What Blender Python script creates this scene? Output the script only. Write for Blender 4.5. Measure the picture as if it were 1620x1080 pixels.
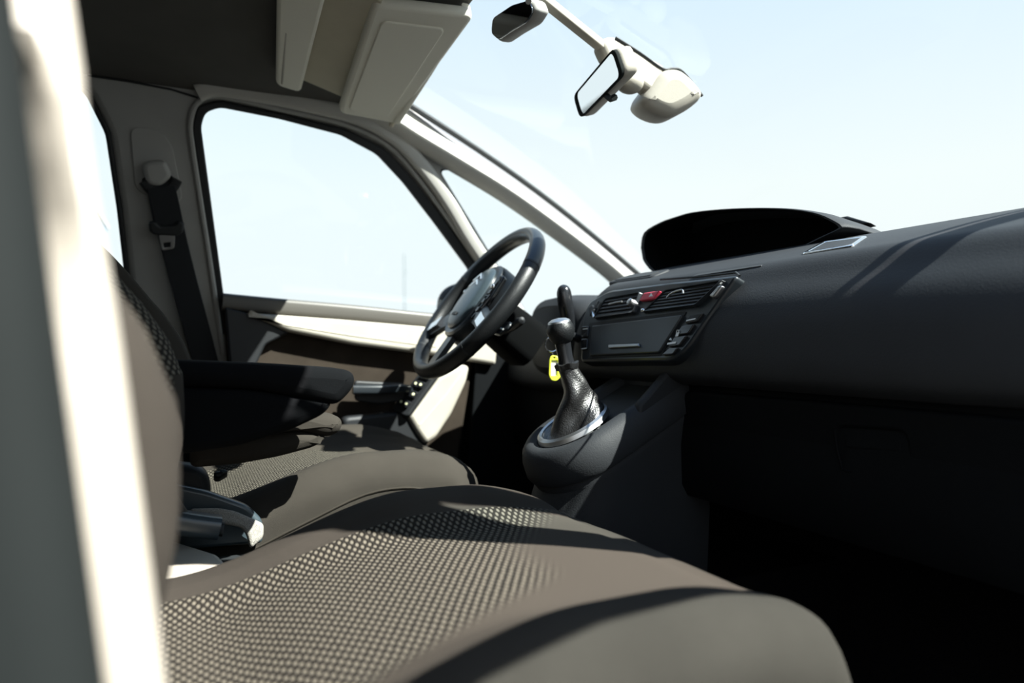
import bpy, bmesh, math, random
from mathutils import Vector, Matrix, Quaternion
for o in list(bpy.data.objects): bpy.data.objects.remove(o)
random.seed(4)
SC = bpy.context.scene
COL = SC.collection
V = Vector
# ------------------------------------------------------------------ camera, world, sun, exposure
FPX = 1080.0; YAW = math.radians(25.3); HOR = 550.0
CAMP = V((0.0, -1.0, 0.60))
cd = bpy.data.cameras.new('camera'); cam = bpy.data.objects.new('camera', cd); COL.objects.link(cam)
cam.location = CAMP; cam.rotation_euler = (math.pi/2, 0, -YAW)
cd.sensor_width = 36; cd.lens = 36*FPX/1620; cd.shift_y = (HOR-540)/1620; cd.clip_start = 0.02; cd.clip_end = 500
cd.dof.use_dof = True; cd.dof.focus_distance = 1.02; cd.dof.aperture_fstop = 2.8
SC.camera = cam
w = bpy.data.worlds.new('sky'); SC.world = w; w.use_nodes = True
nt = w.node_tree; bg = nt.nodes['Background']
tc = nt.nodes.new('ShaderNodeTexCoord'); sx = nt.nodes.new('ShaderNodeSeparateXYZ'); rp = nt.nodes.new('ShaderNodeValToRGB')
nt.links.new(tc.outputs['Generated'], sx.inputs[0]); nt.links.new(sx.outputs['Z'], rp.inputs[0]); nt.links.new(rp.outputs[0], bg.inputs[0])
e = rp.color_ramp.elements
e[0].position = 0.0; e[0].color = (1.0, 1.0, 1.0, 1); e[1].position = 1.0; e[1].color = (.30, .50, .90, 1)
m_ = e.new(.22); m_.color = (.97, 1.0, 1.0, 1)
m_ = e.new(.55); m_.color = (.66, .82, 1.0, 1)
bg.inputs[1].default_value = 1.08
SUND = V((-.135, .18, -.25)).normalized()
sl = bpy.data.lights.new('sun', 'SUN'); sl.energy = 20.0; sl.angle = .009; sl.color = (1, .965, .90)
so = bpy.data.objects.new('sun', sl); COL.objects.link(so); so.rotation_euler = SUND.to_track_quat('-Z', 'Y').to_euler(); so.location = (2, -3, 4)
SC.view_settings.view_transform = 'Standard'; SC.view_settings.look = 'None'
SC.view_settings.gamma = 1; SC.view_settings.use_curve_mapping = False; SC.view_settings.exposure = 0.0

# ------------------------------------------------------------------ a pixel seen from the camera -> a point on a plane of the car
_F = V((math.sin(YAW), math.cos(YAW), 0)); _R = V((math.cos(YAW), -math.sin(YAW), 0))
def on(px, py, p0, n):
    d = _F + _R*((px-810)/FPX) + V((0, 0, (HOR-py)/FPX)); p0 = V(p0); n = V(n)
    return CAMP + d*((p0-CAMP).dot(n)/d.dot(n))
def oX(px, py, x): return on(px, py, (x, 0, 0), (1, 0, 0))
def oY(px, py, y): return on(px, py, (0, y, 0), (0, 1, 0))
def oZ(px, py, z): return on(px, py, (0, 0, z), (0, 0, 1))
SN = V((0, -1, -.35)).normalized()                                  # inward normal of the driver's side
def oS(px, py, d=0): return on(px, py, V((0, .74, .72))+SN*d, SN)
PN = V((-1, 0, .4)).normalized()                                    # centre stack face
def oP(px, py, d=0): return on(px, py, V((.687, 0, .57))+PN*d, PN)

# ------------------------------------------------------------------ materials
M = {}
def mat(name, col, rough=.6, bump=None, metal=0, spec=.5, var=0, coat=0, sheen=0):
    m = bpy.data.materials.new(name); m.use_nodes = True; t = m.node_tree; b = t.nodes['Principled BSDF']
    b.inputs['Base Color'].default_value = (*col, 1); b.inputs['Roughness'].default_value = rough
    b.inputs['Metallic'].default_value = metal; b.inputs['Specular IOR Level'].default_value = spec
    b.inputs['Coat Weight'].default_value = coat; b.inputs['Sheen Weight'].default_value = sheen
    g = t.nodes.new('ShaderNodeTexCoord')
    n = t.nodes.new('ShaderNodeTexNoise'); t.links.new(g.outputs['Object'], n.inputs['Vector'])
    n.inputs['Scale'].default_value = bump[0] if bump else 60; n.inputs['Detail'].default_value = 3
    if bump:
        bn = t.nodes.new('ShaderNodeBump'); bn.inputs['Strength'].default_value = bump[1]; bn.inputs['Distance'].default_value = bump[2] if len(bump) > 2 else .001
        t.links.new(n.outputs[0], bn.inputs['Height']); t.links.new(bn.outputs[0], b.inputs['Normal'])
    if var:
        n2 = t.nodes.new('ShaderNodeTexNoise'); n2.inputs['Scale'].default_value = 14 if var < .5 else 900; n2.inputs['Detail'].default_value = 5
        t.links.new(g.outputs['Object'], n2.inputs['Vector'])
        r = t.nodes.new('ShaderNodeValToRGB'); t.links.new(n2.outputs[0], r.inputs[0])
        v = var if var < .5 else var-.5
        r.color_ramp.elements[0].color = (*[c*(1-v) for c in col], 1); r.color_ramp.elements[1].color = (*[min(1, c*(1+v)) for c in col], 1)
        r.color_ramp.elements[0].position = .3; r.color_ramp.elements[1].position = .7
        t.links.new(r.outputs[0], b.inputs['Base Color'])
    M[name] = m; return m
mat('headliner', (.085, .082, .076), .95, (500, .3, .0006), var=.06)
mat('pillar', (.46, .45, .42), .5, (700, .1, .0004))  # same plastic as beige, lightened to carry the sunlight on the front pillar
mat('visor', (.80, .78, .69), .7, (500, .15))  # same beige as the trim, bounce light on the visors put into the colour
mat('beige', (.35, .35, .335), .55, (700, .12, .0004), var=.04)
mat('cream', (.38, .355, .305), .5, (500, .25, .0006), var=.06)
mat('tan', (.58, .54, .43), .8, (400, .2), var=.05)
mat('black_plastic', (.012, .0135, .0155), .5, (900, .35, .0005), spec=.4, var=.08)
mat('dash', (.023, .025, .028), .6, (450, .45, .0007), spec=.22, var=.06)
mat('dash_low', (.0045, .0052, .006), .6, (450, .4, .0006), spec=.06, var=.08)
mat('satin', (.016, .020, .024), .32, spec=.5)
mat('piano', (.012, .013, .015), .16, spec=.6)
mat('rubber', (.012, .014, .016), .65)
mat('seal_grey', (.010, .0125, .0125), .8, (200, .1), var=.06, spec=.1)
mat('leather', (.007, .008, .009), .42, (500, .6, .0008), spec=.4, var=.08)
mat('boot', (.012, .012, .0125), .33, (420, .9, .001), spec=.7)
mat('pad', (.035, .05, .06), .30, (900, .1), spec=.7)
mat('fabric', (.036, .0315, .026), .95, (1600, .9, .0012), spec=.1, var=.08)
mat('fabric_edge', (.040, .0355, .030), .95, (1800, .8, .0012), spec=.1, var=.08)
mat('fabric_black', (.003, .0035, .0043), .9, (1500, .6, .001), spec=.1)  # black fabric, darkened further so the sunlit armrest tip looks shaded
mat('door_fabric', (.034, .027, .021), .95, (1200, .5, .001), spec=.1, var=.2)
mat('carpet', (.008, .008, .009), 1, (400, 1, .003), spec=0)
mat('chrome', (.82, .83, .84), .16, metal=1)
mat('silver', (.50, .51, .52), .36, metal=1)
mat('mirror', (.86, .90, .92), .02, metal=1)
mat('mirror_dark', (.20, .21, .22), .04, metal=1)
mat('red', (.62, .05, .09), .4)
mat('yellow', (.80, .86, .06), .45)
mat('paper', (.86, .87, .84), .7)
mat('print', (.75, .78, .78), .5)
mat('led', (.85, .86, .55), .5)
mat('webbing', (.022, .024, .027), .8, (1500, .6, .0006), spec=.2)
mat('grey_trim', (.085, .095, .10), .6, (500, .1))
mat('sill', (.075, .070, .062), .45, (900, .3, .0005))  # black plastic lightened, strong sun on the sill put into the colour
mat('hollow', (.0025, .0028, .003), .9, spec=.05)  # near-black colour standing in for shade in the hood and below the wheel
mat('speckle', (.25, .235, .21), .8, (700, .6, .001), var=.95)
mat('asphalt', (.04, .04, .038), .95, (6, .3), var=.15)
mat('building', (.36, .58, .80), .8)  # pale blue of distant haze put into the wall colour
mat('pole', (.12, .16, .17), .6)
mat('concrete', (.7, .72, .72), .8)
mat('paint', (.012, .018, .028), .4)
def dots_mat():
    m = mat('dots', (.04, .034, .028), .95, spec=.1); t = m.node_tree; b = t.nodes['Principled BSDF']; L = t.links.new
    N = t.nodes.new
    uv = N('ShaderNodeUVMap'); uv.uv_map = 'UVMap'
    mp = N('ShaderNodeMapping'); mp.inputs['Rotation'].default_value = (0, 0, math.radians(45)); mp.inputs['Scale'].default_value = (165, 165, 1)
    vo = N('ShaderNodeTexVoronoi'); vo.voronoi_dimensions = '2D'; vo.inputs['Randomness'].default_value = 0.08; vo.inputs['Scale'].default_value = 1
    mr = N('ShaderNodeMapRange'); mr.interpolation_type = 'SMOOTHSTEP'
    for k, v in (('From Min', .46), ('From Max', .20), ('To Min', 0), ('To Max', 1)): mr.inputs[k].default_value = v
    at = N('ShaderNodeAttribute'); at.attribute_name = 'dots'
    mul = N('ShaderNodeMath'); mul.operation = 'MULTIPLY'
    L(uv.outputs[0], mp.inputs[0]); L(mp.outputs[0], vo.inputs['Vector']); L(vo.outputs['Distance'], mr.inputs['Value'])
    L(mr.outputs[0], mul.inputs[0]); L(at.outputs['Fac'], mul.inputs[1])
    # colour: threads dark between, pale knots; plain weave where the knots fade out
    r = N('ShaderNodeMix'); r.data_type = 'RGBA'; r.inputs['A'].default_value = (.016, .0145, .0125, 1); r.inputs['B'].default_value = (.132, .12, .096, 1)
    L(mr.outputs[0], r.inputs['Factor'])
    r2 = N('ShaderNodeMix'); r2.data_type = 'RGBA'; r2.inputs['A'].default_value = (.047, .041, .034, 1)
    L(at.outputs['Fac'], r2.inputs['Factor']); L(r.outputs['Result'], r2.inputs['B']); L(r2.outputs['Result'], b.inputs['Base Color'])
    no = N('ShaderNodeTexNoise'); no.inputs['Scale'].default_value = 1500; tc = N('ShaderNodeTexCoord'); L(tc.outputs['Object'], no.inputs['Vector'])
    ad = N('ShaderNodeMath'); ad.operation = 'MULTIPLY_ADD'; ad.inputs[1].default_value = .25
    L(no.outputs[0], ad.inputs[0]); L(mul.outputs[0], ad.inputs[2])
    bn = N('ShaderNodeBump'); bn.inputs['Strength'].default_value = .9; bn.inputs['Distance'].default_value = .0018
    L(ad.outputs[0], bn.inputs['Height']); L(bn.outputs[0], b.inputs['Normal'])
dots_mat()
def glass_mat(name, tint, base=.03):
    m = bpy.data.materials.new(name); m.use_nodes = True; t = m.node_tree; t.nodes.clear(); N = t.nodes.new; L = t.links.new
    out = N('ShaderNodeOutputMaterial'); mx = N('ShaderNodeMixShader'); tr = N('ShaderNodeBsdfTransparent'); gl = N('ShaderNodeBsdfGlossy')
    tr.inputs[0].default_value = (*tint, 1); gl.inputs['Roughness'].default_value = .0; gl.inputs[0].default_value = (.9, .95, 1, 1)
    lw = N('ShaderNodeLayerWeight'); lw.inputs[0].default_value = .5
    p = N('ShaderNodeMath'); p.operation = 'POWER'; p.inputs[1].default_value = 5
    a = N('ShaderNodeMath'); a.operation = 'MULTIPLY_ADD'; a.inputs[1].default_value = .85; a.inputs[2].default_value = base
    L(lw.outputs['Facing'], p.inputs[0]); L(p.outputs[0], a.inputs[0]); L(a.outputs[0], mx.inputs[0])
    L(tr.outputs[0], mx.inputs[1]); L(gl.outputs[0], mx.inputs[2]); L(mx.outputs[0], out.inputs[0]); M[name] = m
glass_mat('glass', (.935, .985, .995)); glass_mat('glass_screen', (.90, .965, .96), .02)

# ------------------------------------------------------------------ scene helpers
def base_of(p):
    q = V((0, 0, 0))
    while p: q += p.location; p = p.parent
    return q
def link(name, me, m=None, parent=None, smooth=True, ang=35):
    o = bpy.data.objects.new(name, me); COL.objects.link(o); me.name = name
    if m: me.materials.clear(); me.materials.append(M[m])
    if smooth:
        for p in me.polygons: p.use_smooth = True
        me.set_sharp_from_angle(angle=math.radians(ang))
    if parent:
        o.parent = parent
        if parent.type == 'EMPTY': o.matrix_parent_inverse = Matrix.Translation(-base_of(parent))
    return o
def tag(o, label=None, cat=None, group=None, kind=None):
    for k, v in (('label', label), ('category', cat), ('group', group), ('kind', kind)):
        if v: o[k] = v
    return o
def thing(name, loc, label=None, cat=None, group=None, kind=None):
    o = bpy.data.objects.new(name, None); COL.objects.link(o); o.location = loc; o.empty_display_size = .05
    return tag(o, label, cat, group, kind)
def mk(verts, faces, fix=True):
    me = bpy.data.meshes.new('mesh'); me.from_pydata([tuple(v) for v in verts], [], faces); me.validate()
    if fix:
        bm = bmesh.new(); bm.from_mesh(me); bmesh.ops.recalc_face_normals(bm, faces=bm.faces); bm.to_mesh(me); bm.free()
    return me
def loft(rings, caps=True, closed=True, loop=False):
    n = len(rings[0]); vs = [v for r in rings for v in r]; fs = []
    R = len(rings)
    for i in range(R if loop else R-1):
        a = i*n; b = ((i+1) % R)*n
        for j in range(n if closed else n-1):
            k = (j+1) % n
            fs.append((a+j, a+k, b+k, b+j))
    if caps and not loop: fs.append(tuple(range(n))[::-1]); fs.append(tuple(range((R-1)*n, R*n)))
    return mk(vs, fs)
def catmull(pts, k=6):
    pts = [V(p) for p in pts]; out = []
    for i in range(len(pts)-1):
        p0 = pts[max(i-1, 0)]; p1 = pts[i]; p2 = pts[i+1]; p3 = pts[min(i+2, len(pts)-1)]
        for j in range(k):
            t = j/k
            out.append(.5*((2*p1)+(p2-p0)*t+(2*p0-5*p1+4*p2-p3)*t*t+(3*p1-p0-3*p2+p3)*t**3))
    out.append(pts[-1]); return out
def tube(path, rad, n=12, up=(0, 0, 1), sect=None, loop=False, caps=True):
    """sweep; rad number or list; sect = list of (a,b) section points times rad"""
    path = [V(p) for p in path]; N = len(path); rings = []
    if sect is None: sect = [(math.cos(2*math.pi*i/n), math.sin(2*math.pi*i/n)) for i in range(n)]
    for i, p in enumerate(path):
        if loop: d = path[(i+1) % N]-path[i-1]
        else: d = path[min(i+1, N-1)]-path[max(i-1, 0)]
        d.normalize(); u = V(up); u = (u-d*u.dot(d)).normalized(); s = d.cross(u)
        r = rad[i] if isinstance(rad, (list, tuple)) else rad
        rings.append([p+s*(a*r)+u*(b*r) for a, b in sect])
    return loft(rings, caps=caps, loop=loop)
def rrect(a, b, r, k=4):
    out = []
    for cx, cy, s in ((a-r, b-r, 0), (-a+r, b-r, 1), (-a+r, -b+r, 2), (a-r, -b+r, 3)):
        for i in range(k+1):
            t = (s+i/k)*math.pi/2; out.append((cx+r*math.cos(t), cy+r*math.sin(t)))
    return out
def fillet(pts, d, k=5):
    out = []; n = len(pts)
    for i in range(n):
        p = V(pts[i]); a = V(pts[i-1])-p; b = V(pts[(i+1) % n])-p
        di = d[i] if isinstance(d, (list, tuple)) else d
        if di <= 0: out.append(p); continue
        A = p+a.normalized()*min(di, a.length*.48); B = p+b.normalized()*min(di, b.length*.48)
        for j in range(k+1):
            t = j/k; out.append(A*(1-t)**2+p*2*t*(1-t)+B*t*t)
    return out
def plate(pts, n, th, bev=0, holes=(), fil=0, hfil=0):
    """solid plate: pts (3D, coplanar) outline its face that looks along n; holes are open"""
    n = V(n).normalized(); pts = [V(p) for p in pts]; o = pts[0].copy()
    e1 = (pts[1]-pts[0]); e1 = (e1-n*e1.dot(n)).normalized(); e2 = n.cross(e1)
    cu = bpy.data.curves.new('c', 'CURVE'); cu.dimensions = '2D'; cu.fill_mode = 'BOTH'
    for q, fl in [(pts, fil)]+[(h, hfil) for h in holes]:
        q2 = [V(((V(p)-o).dot(e1), (V(p)-o).dot(e2))) for p in q]
        if fl: q2 = fillet(q2, fl)
        s = cu.splines.new('POLY'); s.points.add(len(q2)-1); s.use_cyclic_u = True
        for i, p in enumerate(q2): s.points[i].co = (p.x, p.y, 0, 1)
    bev = min(bev, th*.49)
    cu.extrude = th/2-bev; cu.bevel_depth = bev; cu.bevel_resolution = 2; cu.offset = -bev
    ob = bpy.data.objects.new('c', cu); me = bpy.data.meshes.new_from_object(ob)
    bpy.data.objects.remove(ob); bpy.data.curves.remove(cu)
    mt = Matrix((e1, e2, n)).transposed().to_4x4(); mt.translation = o-n*(th/2)
    me.transform(mt); me.materials.clear(); return me
def box(lo, hi, bev=.003, rot=None):
    bm = bmesh.new(); bmesh.ops.create_cube(bm, size=1); lo = V(lo); hi = V(hi)
    bmesh.ops.scale(bm, vec=hi-lo, verts=bm.verts)
    if bev: bmesh.ops.bevel(bm, geom=bm.edges[:], offset=bev, segments=2, profile=.7, affect='EDGES')
    if rot is not None: bmesh.ops.transform(bm, matrix=rot.to_4x4(), verts=bm.verts)
    bmesh.ops.translate(bm, vec=(lo+hi)/2, verts=bm.verts)
    me = bpy.data.meshes.new('b'); bm.to_mesh(me); bm.free(); return me
def ell(c, rx, ry, rz, seg=24, rings=14, rot=None):
    bm = bmesh.new(); bmesh.ops.create_uvsphere(bm, u_segments=seg, v_segments=rings, radius=1)
    bmesh.ops.scale(bm, vec=(rx, ry, rz), verts=bm.verts)
    if rot is not None: bmesh.ops.transform(bm, matrix=rot.to_4x4(), verts=bm.verts)
    bmesh.ops.translate(bm, vec=c, verts=bm.verts)
    me = bpy.data.meshes.new('e'); bm.to_mesh(me); bm.free(); return me
def lathe(c, axis, prof, n=32):
    """prof: (r, h) along axis"""
    ax = V(axis).normalized(); u = ax.orthogonal().normalized(); v = ax.cross(u); c = V(c)
    rings = [[c+ax*h+(u*math.cos(2*math.pi*i/n)+v*math.sin(2*math.pi*i/n))*r for i in range(n)] for r, h in prof]
    return loft(rings)
def sm(a, b, x):
    t = max(0, min(1, (x-a)/(b-a))); return t*t*(3-2*t)
def interp(x, tab):
    for (a, p), (b, q) in zip(tab, tab[1:]):
        if x <= b: 
            t = max(0, (x-a)/(b-a)); return p+(q-p)*t
    return tab[-1][1]

# ------------------------------------------------------------------ SETTING: car shell
def ys(z): return .74-.35*(z-.72)
def sp(x, z, sgn=1, d=0): return V((x, sgn*(ys(z)-d), z))
def mirror(pts): return [V((p.x, -p.y, p.z)) for p in pts]
ground = tag(link('ground', box((-60, -60, -.47), (60, 90, -.45), 0), 'asphalt'), kind='structure')
# floor: pan, tunnel, footwell toe board
fl = tag(link('floor', box((-1.3, -.80, -.02), (1.30, .80, .03), 0), 'carpet'), kind='structure')
link('transmission_tunnel', loft([[V((x, -.15, .02)), V((x, -.12, .14)), V((x, -.07, .19)), V((x, .07, .19)), V((x, .12, .14)), V((x, .15, .02))] for x in (-1.25, .2, .7, 1.2)]), 'carpet', fl)
link('toe_board', plate([V((1.0, -.74, .03)), V((1.28, -.74, .34)), V((1.28, .74, .34)), V((1.0, .74, .03))], (-.74, 0, .67), .02), 'carpet', fl)
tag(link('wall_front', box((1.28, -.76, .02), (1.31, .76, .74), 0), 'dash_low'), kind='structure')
tag(link('wall_rear', box((-1.32, -.78, .0), (-1.28, .78, 1.2), 0), 'headliner'), kind='structure')
# headliner
def zc(y, x=0): return 1.142+.066*(1-(abs(y)/.6)**2.2)
def roofz(x, y): return zc(y)-.03*sm(-.6, -1.3, x) if x < -.6 else zc(y)+.012*sm(.1, .47, x)
rows = []
for i in range(20):
    x = -1.3+i*(1.755/19)
    rows.append([V((x, y, roofz(x, y))) for y in [(-1+2*j/24)*.597 for j in range(25)]])
top = [[p+V((0, 0, .03)) for p in r] for r in rows]
rings = [r+t[::-1] for r, t in zip(rows, top)]
ceil = tag(link('ceiling', loft(rings), 'headliner'), kind='structure')
# body sides
wsE = [oS(*p) for p in ((650, 170), (720, 225), (820, 295), (900, 355), (960, 398), (1008, 437))]
FG = [(318, 200), (325, 178), (348, 170), (440, 188), (540, 214), (598, 245), (640, 290), (690, 355), (745, 430)]
SEALO = [(304, 200), (312, 168), (345, 159), (440, 179), (548, 205), (611, 237), (652, 282), (702, 345), (760, 425)]
front_open = [oS(*p) for p in SEALO]+[sp(.74, .63), sp(.075, .63)]
glass_out = [oS(*p) for p in FG]+[sp(.72, .64), sp(.085, .64)]
RW = [(40, 112), (98, 117), (140, 146), (172, 210), (190, 330), (203, 445)]
rear_open = [sp(-.85, 1.10), sp(-.5, 1.135)]+[oS(*p) for p in RW]+[sp(-.12, .70), sp(-.9, .73)]
QW = [(696, 268), (716, 268), (790, 307), (870, 360), (968, 436)]
quarter = [oS(*p) for p in QW]+[oS(1003, 462), oS(1000, 512), oS(850, 520)]
outer = [sp(-1.3, 1.10), sp(-.9, 1.15), sp(.40, 1.165)]+wsE+[sp(1.27, .79), sp(1.27, .55), sp(.15, .55), sp(.14, .40), sp(-1.3, .40)]
trim = tag(link('trim_1', plate(outer, SN, .05, .016, [front_open, rear_open, quarter], hfil=.018), 'beige'), 'beige pillar and roof rail trim along the driver side', kind='structure')
# raised band around the front window, seam of the pillar trim
link('window_seal', plate([oS(*p, .002) for p in SEALO]+[sp(.745, .63, 1, .002), sp(.068, .63, 1, .002)], SN, .03, .004, [glass_out], fil=.012, hfil=.012), 'rubber', trim)
inner = [p+(V((-.42, .6, .9))-p)*.025 for p in rear_open]
link('window_seal', plate([p+(p-V((-.42, .65, .92)))*.012 for p in rear_open], SN, .03, .004, [inner], hfil=.012), 'rubber', trim)
qc = sum(quarter, V())/len(quarter)
link('window_seal', plate([p+(p-qc)*.02-SN*.02 for p in quarter], SN, .02, .003, [[p+(qc-p)*.02-SN*.02 for p in quarter]], fil=.018, hfil=.018), 'rubber', trim)
# roof-rail lip catching light under the headliner
lip = [oS(*p, .004) for p in ((352, 560), (336, 440), (316, 310), (304, 230), (301, 195), (312, 163), (345, 152), (440, 172), (550, 198), (616, 232), (660, 280), (708, 345), (756, 415))]
link('window_lip', tube(catmull(lip, 5), .006, 8), 'beige', trim)
# front A pillar strut: ridge section, upper face looks to the screen
ridge_path = catmull([oS(*p, .012) for p in ((560, 156), (610, 183), (655, 212), (712, 246), (800, 300), (880, 357), (958, 417), (1004, 458))], 5)
secA = [(-.020, .030), (-.006, .034), (.006, .031), (.018, .018), (.028, .002), (.030, -.006), (.026, -.014), (.012, -.027), (-.004, -.032), (-.02, -.03)]
link('windscreen_pillar', tube(ridge_path, 1.0, up=(.3, 0, .95), sect=[(a*.95, b*.95) for a, b in secA]), 'pillar', trim)
strut = catmull([oS(*p, .008) for p in ((312, 147), (345, 139), (420, 151), (500, 168), (570, 187), (625, 218), (662, 256), (690, 292), (714, 328), (746, 382), (800, 462))], 5)
link('door_pillar', tube(strut, 1.0, up=(0, -.94, -.33), sect=rrect(.018, .016, .011)), 'pillar', trim)
link('pillar_cap', plate([oS(*p, .004) for p in ((612, 224), (624, 218), (640, 226), (642, 240), (630, 244), (616, 236))], SN, .004, .001, fil=.006), 'beige', trim)
# belt adjuster cover on the pillar, seams
link('belt_cover', plate([oS(*p, .005) for p in ((205, 200), (250, 204), (272, 228), (290, 318), (268, 322), (214, 302))], SN, .006, .002, fil=.02), 'beige', trim)
link('belt_slot', plate([oS(*p, .0056) for p in ((222, 282), (262, 272), (276, 280), (280, 298), (262, 312), (232, 308))], SN, .003, .001, fil=.01), 'rubber', trim)
link('trim_seam', tube([oS(*p, .004) for p in ((138, 119), (200, 128), (270, 141), (318, 156))], .0022, 6), 'rubber', trim)
# glass
def glassplate(pts, n, d, name, m='glass'):
    return tag(link(name, plate([p-V(n)*d for p in pts], n, .004), m), kind='structure')
glassplate(glass_out, SN, .03, 'window_1'); glassplate(rear_open, SN, .03, 'window_2'); glassplate(quarter, SN, .03, 'window_3')
NR = V((0, 1, -.35)).normalized()
glassplate(mirror(rear_open), NR, .03, 'window_4'); glassplate(mirror(quarter), NR, .03, 'window_5')
# windscreen
rows = []
for i in range(13):
    t = i/12; r = []
    for j in range(25):
        y = -1+2*j/24
        head = V((.452+.02*abs(y)**2, .585*y, 1.225-.05*abs(y)**2.2)); foot = V((1.50-.27*abs(y)**2, .71*y, .795+.02*abs(y)))
        p = head+(foot-head)*t; p.z += .022*math.sin(math.pi*t); r.append(p)
    rows.append(r)
tag(link('window_6', mk([p for r in rows for p in r], [(i*25+j, i*25+j+1, (i+1)*25+j+1, (i+1)*25+j) for i in range(12) for j in range(24)], False), 'glass_screen'), kind='structure')
for s_ in (1, -1):
    e_ = [r[-1] if s_ > 0 else r[0] for r in rows]
    link('windscreen_seal', tube([p+V((0, -.010*s_, .004)) for p in e_], .0075, 8), 'rubber', trim)
# far edge of the screen: cowl panel below the glass
tag(link('trim_4', plate([V((1.24, .72, .79)), V((1.5, .3, .775)), V((1.5, -.3, .775)), V((1.24, -.72, .79)), V((1.24, 0, .79))], (0, 0, 1), .02), 'rubber'), kind='structure')
# passenger side: the door is open, so its whole aperture is open
ap = [oS(*p) for p in SEALO]+[sp(.80, .72), sp(.80, .55), V((.80, .80, .56)), V((.055, .80, .56)), sp(.06, .72)]
ap = [p for p in ap if p.z > .60]+[sp(.80, .56), sp(.05, .56)]
SR = []
for p in SEALO:
    q = oS(*p); dz_ = .030*sm(.95, 1.06, q.z); q = V((q.x+.012*sm(.40, .5, q.x), 0, q.z+dz_)); SR.append(sp(q.x, q.z))
quarter_p = [p+V((.035, 0, 0))*(1-sm(.7, 1.0, p.x)) for p in quarter]
outer_r = [sp(-1.3, 1.10), sp(-.9, 1.15), sp(.40, 1.165)]+wsE+[sp(1.27, .79), sp(1.27, .55), sp(.80, .55), sp(.80, .70)]+SR[::-1][:-1]+[sp(-.09, 1.11), sp(-.10, .90), sp(-.10, .55), sp(-1.3, .55)]
rear_r = [p for p in rear_open]; rear_r = [V((min(p.x, -.13-.0), p.y, p.z)) for p in rear_r]
quarter_r = mirror(quarter_p)
tr2 = tag(link('trim_2', plate(mirror(outer_r), NR, .05, .012, [mirror(rear_r), quarter_r]), 'beige'), kind='structure')
tag(link('wall_left', box((-1.3, .86, 0), (1.28, .90, .66), 0), 'dash_low'), kind='structure')
tag(link('wall_right', plate([V((-1.3, -.76, .62)), V((-.2, -.76, .62)), V((-.19, -.76, .10)), V((.84, -.76, .10)), V((.86, -.76, .70)), V((1.28, -.76, .70)), V((1.28, -.76, 0)), V((-1.3, -.76, 0))], (0, 1, 0), .04), 'seal_grey'), kind='structure')

# near door pillar, right beside the camera: trim edge, rubber lip, painted jamb
pt = thing('trim_3', (-.03, -.74, .1), 'blurred cream door pillar edge with grey rubber seal close to camera', kind='structure')
def bar(x0, y0, zs, sect, up=(1, 0, 0)):
    out = []
    for z in zs:
        x = .018-.115*(z-.40)-.06*max(0, z-.6)**1.5; y = -(ys(max(z, .66))+.0)
        out.append(V((x+x0, y+y0, z)))
    return tube(out, 1, up=up, sect=sect)
ZA = [.10, .25, .40, .5, .6, .7, .8, .95, 1.10]
tw = []
for i in range(60):                                                 # trim edge twisted away from the sun, shade put into its shape
    z = .10+i*(1.0/59) if i < 18 or i > 52 else .40+(i-18)*(.42/34)
    tw.append(z)
rings = []
for z in sorted(tw):
    xr = -.115*(z-.40)-.06*max(0, z-.6)**1.5; yr = -ys(max(z, .66))+.022
    ph = math.radians(47)*sm(.575, .655, z)*(1-sm(.690, .712, z)); c_, s_n = math.cos(ph), math.sin(ph)
    rings.append([V((xr-.05+.05*(1)+(a-.05)*c_-(b+.028)*s_n*.0, yr-(a-.05)*s_n+(b+.028)*c_, z)) for a, b in rrect(.050, .028, .016)])
link('pillar_trim', loft(rings), 'cream', pt)
link('seal_lip', bar(-.080, -.014, ZA, rrect(.020, .052, .016)), 'seal_grey', pt)
link('painted_jamb', bar(-.165, -.01, ZA, rrect(.03, .05, .012)), 'paint', pt)

# ------------------------------------------------------------------ driver's door (closed, far side)
d1 = thing('door_1', (.4, .74, .1), 'closed driver door with cream insert, brown fabric panel and window switches', kind='structure')
NI = V((0, -1, 0))
card = [V((.068, .715, .715)), V((.73, .715, .672)), V((.70, .715, .59)), V((.62, .715, .12)), V((.12, .715, .12)), V((.085, .715, .5))]
link('door_panel', plate(card, NI, .03, .006), 'door_fabric', d1)
# window sill cap, black, swept along the belt line
belt = catmull([oY(*p, .715) for p in ((352, 477), (440, 485), (560, 495), (690, 508), (790, 517))], 5)
link('sill_cap', tube(belt, 1, sect=rrect(.022, .019, .010)), 'sill', d1)
ins = [oY(*p, .676) for p in ((388, 494), (540, 505), (690, 518), (790, 526), (785, 578), (690, 562), (560, 545), (455, 524))]
link('cream_insert', plate(ins, NI, .04, .010, fil=.01), 'cream', d1)
link('insert_seam', tube([oY(*p, .6755) for p in ((452, 514), (560, 531), (690, 548))], .0012, 6), 'tan', d1)
dk = [oY(*p, .690) for p in ((355, 485), (396, 496), (458, 526), (420, 545), (395, 600), (366, 600))]
link('shade_panel', plate(dk, NI, .02, .005, fil=.008), 'black_plastic', d1)  # dark plate standing in for the shadow on the door's rear end
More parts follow.
